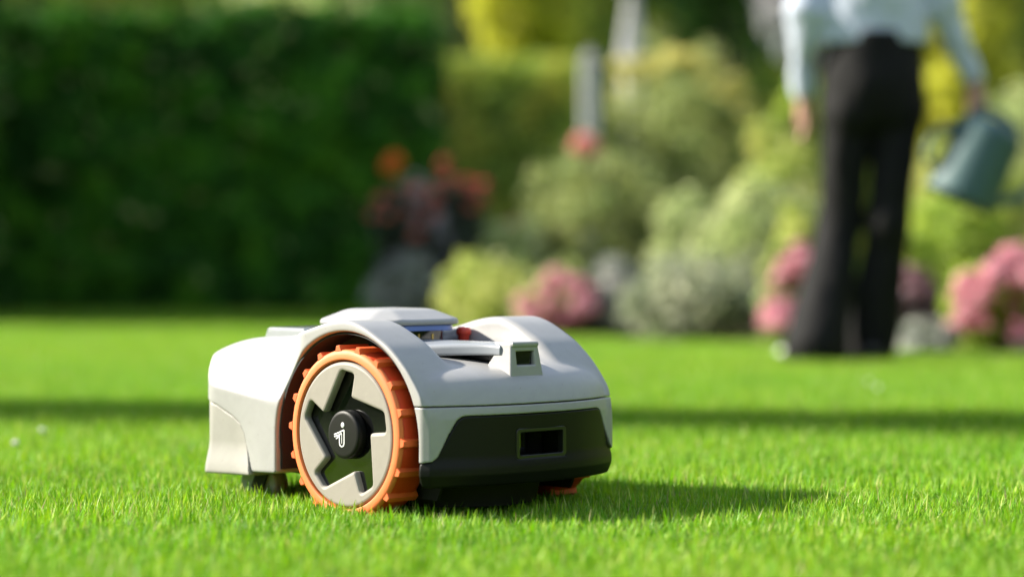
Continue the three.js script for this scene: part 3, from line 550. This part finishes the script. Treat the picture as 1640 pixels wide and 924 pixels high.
// ------------------------------------------------------------------ flower border
let S;
S = shrub('dahlia_plant', 'dark leaved plant with orange and coral red flowers by hedge', 'plant', [590, 275, 805, 500], 11.8, 'dark', { leaf: 0.04, clumpR: 0.085, per: 34 });
headsAt(S, 'orange', [[632, 257], [628, 268]], 11.6, 0.9); headsAt(S, 'coral', [[610, 322], [596, 344], [617, 348], [714, 256], [718, 284], [772, 292], [769, 318], [668, 372], [655, 342], [822, 358], [700, 318], [672, 300], [636, 306], [745, 300], [690, 345], [752, 330]], 11.45, 0.76);
shrub('silver_plant', 'silver grey stems rising among the coral red flowers', 'plant', [632, 262, 745, 500], 11.72, 'greyLilac', { leaf: 0.03, clumps: 24, per: 22, rz: 0.12 });
shrub('silver_plant', 'low grey leaved plant at the foot of the red flowers', 'plant', [588, 400, 705, 500], 11.3, 'greyGreen', { leaf: 0.04, rz: 0.16, per: 18, clumps: 30 });
shrub('lime_mound', 'pale yellow green mounded plant beside pink flowers', 'plant', [695, 408, 870, 530], 10.4, 'lime', { rz: 0.3 });
S = shrub('pink_hydrangea', 'pink flower mound with magenta base beside pale yellow green mound', 'plant', [828, 425, 962, 535], 9.9, 'olive', { rz: 0.2 });
headsAt(S, 'pink', [[850, 490], [872, 462], [895, 440], [915, 450], [935, 470], [885, 485], [910, 478], [940, 492], [845, 508], [868, 508], [925, 505]], 9.8, 0.95); headsAt(S, 'magenta', [[903, 518], [915, 512], [892, 524]], 9.78, 0.7);
S = shrub('olive_shrub', 'large olive green shrub with one rose pink bloom at its top', 'shrub', [825, 235, 1115, 470], 11.4, 'olive', { rz: 0.4 });
headsAt(S, 'rose', [[940, 228], [930, 236], [944, 240]], 11.3, 1.0);
shrub('silver_mound', 'broad silver green mounded plant at the lawn edge', 'plant', [985, 405, 1255, 545], 9.3, 'silver', { rz: 0.3 });
shrub('pale_green_mound', 'light green mounded shrub behind the silver green plant', 'shrub', [1105, 270, 1335, 480], 10.2, 'paleGreen', { rz: 0.3 });
shrub('lime_shrub', 'yellow green shrub between domed shrub and person', 'shrub', [1175, 205, 1345, 400], 11.3, 'lime', { rz: 0.3 });
S = shrub('domed_shrub', 'tall domed olive shrub topped with yellow blossom', 'shrub', [938, 80, 1250, 380], 13.6, 'olive', { rz: 0.5 });
{ const r = rng(2024), list = []; for (let k = 0; k < 34; k++) { const u = r(), px = 985 + 255 * u, edge = 84 + 150 * Math.pow(Math.max(0, (px - 1080) / 160), 2.2); list.push([px, edge + r() * r() * 75 + (px < 1060 ? 14 : 0)]); } headsAt(S, 'yellow', list, 13.3, 1.0); }
S = shrub('pink_hydrangea', 'narrow pink flowering plant beside the trouser leg', 'plant', [1222, 395, 1302, 535], 8.9, 'olive', { rz: 0.12 });
headsAt(S, 'pink', [[1278, 398], [1268, 420], [1285, 415], [1258, 445], [1275, 440], [1248, 468], [1266, 466], [1240, 492], [1258, 490], [1233, 514], [1250, 512], [1280, 460]], 8.85, 0.95);
S = shrub('pink_hydrangea', 'large pink hydrangea with green leaves beneath the watering can', 'plant', [1525, 415, 1680, 565], 8.3, 'fresh', { rz: 0.2 });
headsAt(S, 'pink', [[1545, 470], [1562, 450], [1583, 432], [1605, 420], [1628, 415], [1650, 418], [1552, 495], [1575, 472], [1600, 450], [1540, 518], [1560, 515], [1622, 440], [1640, 465], [1628, 500], [1645, 535], [1660, 450]], 8.2, 0.95);
shrub('burgundy_plant', 'low burgundy leaved plant behind the trouser legs', 'plant', [1425, 430, 1510, 525], 8.9, 'burgundy', { rz: 0.15, mat: LEAFD });
shrub('silver_plant', 'small pale grey plant on the bed edge before pink hydrangea', 'plant', [1440, 508, 1540, 572], 8.1, 'greyGreen', { rz: 0.14, leaf: 0.03, clumps: 22, per: 18 });
shrub('green_shrub', 'fresh green shrub behind the watering can', 'shrub', [1425, 290, 1660, 470], 10.2, 'fresh', { rz: 0.35 });
shrub('lime_shrub', 'yellow green shrub behind the fresh green shrub', 'shrub', [1440, 195, 1680, 400], 11.6, 'lime', { rz: 0.4 });
shrub('pale_green_mound', 'pale green shrub beyond the golden tree', 'shrub', [1560, 90, 1720, 380], 14, 'paleGreen', { rz: 0.4 });
shrub('green_shrub', 'fresh green shrub between the person and domed shrub', 'shrub', [1235, 110, 1340, 330], 13.2, 'fresh', { rz: 0.3 });
shrub('green_shrub', 'fresh green shrub at the border end near the long green hedge', 'shrub', [1690, 330, 1950, 560], 9.0, 'fresh', { rz: 0.4 });
shrub('lime_mound', 'yellow green mound past the large pink hydrangea', 'plant', [1700, 440, 1860, 570], 8.2, 'lime', { rz: 0.25 });
shrub('silver_mound', 'silver green mound near the long green hedge', 'plant', [1870, 420, 2080, 575], 8.3, 'silver', { rz: 0.3 });
shrub('olive_shrub', 'olive green shrub past the golden tree', 'shrub', [1720, 150, 2000, 430], 12, 'olive', { rz: 0.5 });
{ // pale uprights behind the border
  const p = thing('pale_post', 'pale grey upright post behind the olive shrub', 'post', [at(945, 200, 13.2).x, 0, D0 - 13.2]);
  obj('shaft', new RoundedBoxGeometry(0.09, 1.42, 0.09, 3, 0.012).translate(0, 0.71, 0), M.postPaint, p); obj('cap', new THREE.CylinderGeometry(0.02, 0.085, 0.07, 4, 1).rotateY(Math.PI / 4).translate(0, 1.455, 0), paleBark, p);
  const q = thing('stone_obelisk', 'pale grey tapering stone ornament above the domed shrub', 'ornament', [at(1012, 60, 15.5).x, 0, D0 - 15.5]);
  obj('shaft', new THREE.CylinderGeometry(0.09, 0.12, 1.6, 4, 1).rotateY(Math.PI / 4).translate(0, 0.8, 0), paleBark, q); obj('spire', new THREE.CylinderGeometry(0.06, 0.13, 0.36, 4, 1).rotateY(Math.PI / 4).translate(0, 1.78, 0), paleBark, q); obj('finial', new THREE.SphereGeometry(0.05, 16, 12).translate(0, 2.0, 0), paleBark, q);
}
// low filler planting between the mounds
shrub('grey_green_filler', 'grey green filler plant between pink flowers and silver green mound', 'plant', [935, 415, 1030, 540], 9.9, 'greyGreen', { rz: 0.2, leaf: 0.03, per: 30 });
shrub('pale_green_filler', 'pale green filler plant between olive shrub and pale yellow green mound', 'plant', [760, 340, 880, 500], 11.2, 'paleGreen', { rz: 0.2, leaf: 0.03, per: 30 });
shrub('pale_green_filler', 'pale green filler plant between olive shrub and light green mound', 'plant', [1040, 300, 1160, 470], 10.8, 'paleGreen', { rz: 0.2, leaf: 0.03, per: 30 });
shrub('lime_filler', 'yellow green filler plant behind the narrow pink flowers', 'plant', [1230, 330, 1350, 520], 9.6, 'lime', { rz: 0.2, leaf: 0.03, per: 30 });
shrub('fresh_filler', 'fresh green filler plant behind the burgundy leaves', 'plant', [1400, 360, 1500, 520], 9.5, 'fresh', { rz: 0.2, leaf: 0.03, per: 30 });
// white daisies in the lawn
[[1408, 622], [1393, 613], [22, 712], [66, 692]].forEach(([px, py], i) => {
  const d = (CAMH - 0.035) * FPX / (py - HORIZON), t = thing('daisy', 'tiny white daisy in the mown grass', 'flower', [(px - 820) / FPX * d, 0, D0 - d], i, 'daisies scattered over the lawn');
  obj('stem', new THREE.CylinderGeometry(0.0008, 0.001, 0.036, 5).translate(0, 0.018, 0), std(lin(0.09, 0.18, 0.03), 0.8), t);
  const h = obj('flower_head', HEADS.white[0], PETAL, t); h.position.y = 0.038; h.scale.setScalar(0.7);
});

{
  const d = (CAMH - 0.03) * FPX / (566 - HORIZON), p = thing('glint_stone', 'small white stone added in place of a bright glint beside the black shoe', 'glint_stone', [(1258 - 820) / FPX * d, 0.03, D0 - d]);  // added stone that stands in for a small bright glint by the shoe
  obj('stone', meshField((x, y, z) => (Math.hypot(x / 0.019, y / 0.015, z / 0.017) - 1) * 0.015 + 0.001 * fbm(x * 90, y * 90, z * 90), [-0.025, -0.02, -0.025], [0.025, 0.02, 0.025], 0.003, 8, 2), std(lin(0.75, 0.74, 0.70), 0.3), p); p.scale.setScalar(1.5);
}

// ------------------------------------------------------------------ person with watering can
{
  const d = 7.65, base = at(1365, 0, d), Pp = (px, py, z = 0) => { const p = at(px, py, d); return [p.x - base.x, p.y, z]; };
  const t = thing('person', 'person in pale blue shirt and black flared trousers walking away', 'person', [base.x, 0, base.z]);
  const skin = std(lin(0.42, 0.23, 0.155), 0.5), cloth = std(lin(0.50, 0.545, 0.66), 0.85, { sheen: 0.3 }), trouser = std(lin(0.008, 0.0075, 0.008), 0.8, { specularIntensity: 0.4 }), leather = std(lin(0.012, 0.011, 0.011), 0.3), hair = std(lin(0.06, 0.035, 0.02), 0.6);
  const C = (a, b, ra, rb) => capsule(a, b, ra, rb), U = (parts, k) => (x, y, z) => { let v = parts[0](x, y, z); for (let i = 1; i < parts.length; i++) v = smin(v, parts[i](x, y, z), k); return v; };
  const ell = (c, r) => (x, y, z) => { const k = Math.hypot((x - c[0]) / r[0], (y - c[1]) / r[1], (z - c[2]) / r[2]); return (k - 1) * Math.min(...r); };
  const hipL = Pp(1362, 175), hipR = Pp(1438, 170), knL = Pp(1347, 360, -0.03), knR = Pp(1424, 360, 0.01), anL = Pp(1300, 545, 0.10), anR = Pp(1400, 545, -0.06), waist = Pp(1400, 70), chest = Pp(1394, -60), shL = Pp(1310, -150), shR = Pp(1478, -150), elL = Pp(1286, 20, 0.02), wrL = Pp(1292, 150, -0.05), elR = Pp(1512, 5, -0.02), wrR = Pp(1568, 135, -0.06), neck = Pp(1392, -190), hd = Pp(1392, -262, -0.01);
  // hands
  const hand = (w, f, side, curl) => { const parts = [], pl = [w[0] + f[0] * 0.08, w[1] + f[1] * 0.08, w[2] + f[2] * 0.08]; parts.push(C(w, pl, 0.026, 0.032)); for (let i = 0; i < 4; i++) { const o = (i - 1.5) * 0.018, L = [0.066, 0.076, 0.072, 0.056][i], a = [pl[0], pl[1], pl[2] + o * side], b = [a[0] + f[0] * L * 0.55, a[1] + f[1] * L * 0.55, a[2]], e = [b[0] + f[0] * L * 0.3 - curl * L * 0.55, b[1] + f[1] * L * 0.35 + 0.2 * Math.abs(curl) * L, b[2]]; parts.push(C(a, b, 0.010, 0.009), C(b, e, 0.009, 0.0075)); } const th = [w[0] + f[0] * 0.035, w[1] + f[1] * 0.035, w[2] - 0.035 * side]; parts.push(C(w, th, 0.014, 0.012), C(th, [th[0] + f[0] * 0.045 - 0.01 * curl, th[1] + f[1] * 0.045, th[2] - 0.014 * side], 0.011, 0.009)); return parts; };
  const face = [ell(hd, [0.078, 0.112, 0.095]), C(neck, [hd[0], hd[1] - 0.07, hd[2]], 0.058, 0.052), ell([hd[0], hd[1] - 0.012, hd[2] - 0.1], [0.014, 0.022, 0.02]), ell([hd[0] - 0.08, hd[1], hd[2] + 0.005], [0.012, 0.03, 0.02]), ell([hd[0] + 0.08, hd[1], hd[2] + 0.005], [0.012, 0.03, 0.02]), ell([hd[0], hd[1] - 0.055, hd[2] - 0.088], [0.025, 0.009, 0.012]), ell([hd[0], hd[1] - 0.09, hd[2] - 0.06], [0.04, 0.03, 0.035])];
  const bodyParts = [...face, C([chest[0], chest[1], 0], [waist[0], waist[1], 0], 0.11, 0.1), C(neck, chest, 0.05, 0.1), C(shL, elL, 0.046, 0.037), C(elL, wrL, 0.036, 0.025), C(shR, elR, 0.046, 0.037), C(elR, wrR, 0.036, 0.025), C(shL, shR, 0.05, 0.05), C([waist[0], waist[1], 0], [hipL[0] + 0.03, hipL[1], 0], 0.1, 0.085), C([waist[0], waist[1], 0], [hipR[0] - 0.03, hipR[1], 0], 0.1, 0.085), C(hipL, knL, 0.072, 0.05), C(hipR, knR, 0.072, 0.05), C(knL, anL, 0.048, 0.034), C(knR, anR, 0.048, 0.034)];
  const bf = U(bodyParts, 0.02), bg = meshField(bf, [-0.35, 0.02, -0.25], [0.6, 1.85, 0.25], 0.012, 2, 2.2);
  const hl = meshField(U(hand(wrL, [0.03, -0.99, -0.05], 1, 0.35), 0.008), [wrL[0] - 0.09, wrL[1] - 0.22, wrL[2] - 0.09], [wrL[0] + 0.09, wrL[1] + 0.04, wrL[2] + 0.09], 0.004, 2, 2.2);
  const gr = [wrR[0] + 0.004, wrR[1] - 0.075, wrR[2]];
  const hr = meshField(U(hand(wrR, [0.1, -0.97, 0], -1, 0.9), 0.008), [wrR[0] - 0.12, wrR[1] - 0.22, wrR[2] - 0.09], [wrR[0] + 0.1, wrR[1] + 0.04, wrR[2] + 0.09], 0.004, 2, 2.2);
  const body = obj('body', mergeGeometries([bg, hl, hr]), skin, t);
  obj('hair', meshField(U([ell([hd[0], hd[1] + 0.02, hd[2] + 0.02], [0.092, 0.118, 0.1]), C([hd[0], hd[1] - 0.03, hd[2] + 0.06], [hd[0], hd[1] - 0.2, hd[2] + 0.06], 0.075, 0.05)], 0.04), [-0.2, 1.3, -0.2], [0.3, 1.9, 0.25], 0.01, 2, 2.2), hair, t);
  for (const s of [-1, 1]) { const e = obj('eye', new THREE.SphereGeometry(0.012, 12, 8), M.white, t); e.position.set(hd[0] + s * 0.03, hd[1] + 0.005, hd[2] - 0.086); }
  const shirtF = U([C([chest[0], chest[1] + 0.08, 0], [chest[0], chest[1] - 0.1, 0], 0.125, 0.125), C([chest[0] - 0.06, chest[1], 0], [waist[0] - 0.06, waist[1] - 0.005, 0], 0.105, 0.108), C([chest[0] + 0.06, chest[1], 0], [waist[0] + 0.06, waist[1] - 0.005, 0], 0.105, 0.108), C([chest[0], chest[1], 0.01], [waist[0], waist[1] - 0.01, 0.01], 0.125, 0.124), C(shL, shR, 0.068, 0.068), C(shL, elL, 0.062, 0.054), C(elL, [wrL[0], wrL[1] + 0.01, wrL[2]], 0.054, 0.038), C(shR, elR, 0.062, 0.054), C(elR, [wrR[0] - 0.01, wrR[1] + 0.03, wrR[2]], 0.052, 0.036), C(shL, [neck[0], neck[1] + 0.0, 0], 0.05, 0.055), C(shR, neck, 0.05, 0.055)], 0.035);
  obj('shirt', meshField((x, y, z) => { const v = shirtF(x, y, z) + 0.020 * fbm(x * 7 + y * 5, y * 6 - x * 3, z * 7); return Math.abs(x - waist[0]) < 0.18 ? smax(v, waist[1] - 0.004 - y, 0.01) : v; }, [-0.4, 0.85, -0.3], [0.6, 1.7, 0.3], 0.009, 4, 2.2), cloth, t);
  const legF = (hip, kn, an, wk, wa) => U([C(hip, kn, 0.086, wk), C(kn, [an[0], 0.07, an[2]], wk, wa)], 0.04);
  const tl = legF(hipL, knL, anL, 0.063, 0.098), tr = legF(hipR, knR, anR, 0.063, 0.084);
  const pelvis = U([C([waist[0], waist[1] + 0.01, 0.012], [waist[0], waist[1] - 0.12, 0.02], 0.116, 0.12), C([waist[0] - 0.06, waist[1] - 0.05, 0], [hipL[0] + 0.01, hipL[1], 0.02], 0.095, 0.1), C([waist[0] + 0.06, waist[1] - 0.05, 0], [hipR[0] - 0.01, hipR[1], 0.02], 0.095, 0.1)], 0.05);
  const trF = (x, y, z) => { let v = smin(pelvis(x, y, z), Math.min(tl(x, y, z), tr(x, y, z)), 0.02); v += 0.014 * fbm(x * 8 + y * 3, y * 4.5 - x * 3, z * 8); v = smax(v, y - waist[1] - 0.035, 0.01); return smax(v, 0.02 - y, 0.008); };
  obj('trousers', meshField(trF, [-0.35, 0.0, -0.25], [0.4, 1.1, 0.3], 0.009, 4, 2.2), trouser, t);
  for (const [a, turn] of [[anL, 0.2], [anR, -0.05]]) {
    const s = sub('shoe', t); s.position.set(a[0], 0, a[2]); s.rotation.y = turn;
    obj('upper', meshField(U([C([0, 0.045, 0.05], [0, 0.04, -0.12], 0.04, 0.034), C([0, 0.06, 0.04], [0, 0.09, 0.03], 0.042, 0.04)], 0.03), [-0.08, 0, -0.2], [0.08, 0.15, 0.12], 0.007, 4, 2.2), leather, s);
    obj('sole', new RoundedBoxGeometry(0.08, 0.02, 0.26, 3, 0.008).translate(0, 0.012, -0.04), leather, s);
  }
  // watering can, hanging from the hand, tilted
  const teal = std(lin(0.05, 0.105, 0.11), 0.6, { bumpMap: grain, bumpScale: 0.0004 });
  const cc = at(1560, 258, d - 0.06);
  const w = thing('watering_can', 'teal watering can hanging from the hand of the person', 'watering can', [cc.x, cc.y, cc.z + 0.06]);
  w.rotation.set(0.1, 0.25, -0.44); w.scale.setScalar(1.12);
  const prof = [[0, -0.125], [0.098, -0.125], [0.104, -0.12], [0.104, -0.110], [0.100, -0.105], [0.096, 0.07], [0.099, 0.078], [0.093, 0.085], [0.085, 0.079]].map((p) => new THREE.Vector2(...p));
  obj('tank', new THREE.LatheGeometry(prof, 48), teal, w);
  const hood = new THREE.SphereGeometry(0.094, 32, 12, 0, Math.PI, 0, Math.PI / 2).scale(1, 0.45, 1).translate(0, 0.082, 0); obj('half_lid', hood, teal, w);
  const tube = (pts, r0, name) => obj(name, new THREE.TubeGeometry(new THREE.CatmullRomCurve3(pts.map((p) => new THREE.Vector3(...p))), 32, r0, 10), teal, w);
  tube([[-0.085, 0.075, 0], [-0.06, 0.125, 0], [0, 0.142, 0], [0.06, 0.125, 0], [0.085, 0.075, 0]], 0.011, 'top_handle');
  tube([[-0.095, 0.06, 0], [-0.145, 0.03, 0], [-0.15, -0.04, 0], [-0.098, -0.085, 0]], 0.010, 'back_handle');
  tube([[0.09, -0.09, 0], [0.16, -0.05, 0], [0.22, 0.05, 0], [0.27, 0.13, 0]], 0.016, 'spout');
  const rose = obj('spout_rose', new THREE.CylinderGeometry(0.045, 0.016, 0.05, 24).rotateZ(-0.55), teal, w); rose.position.set(0.283, 0.15, 0);
}

scene.traverse((o) => { if (o.isMesh) { o.castShadow = true; o.receiveShadow = true; } });
renderer.render(scene, camera);
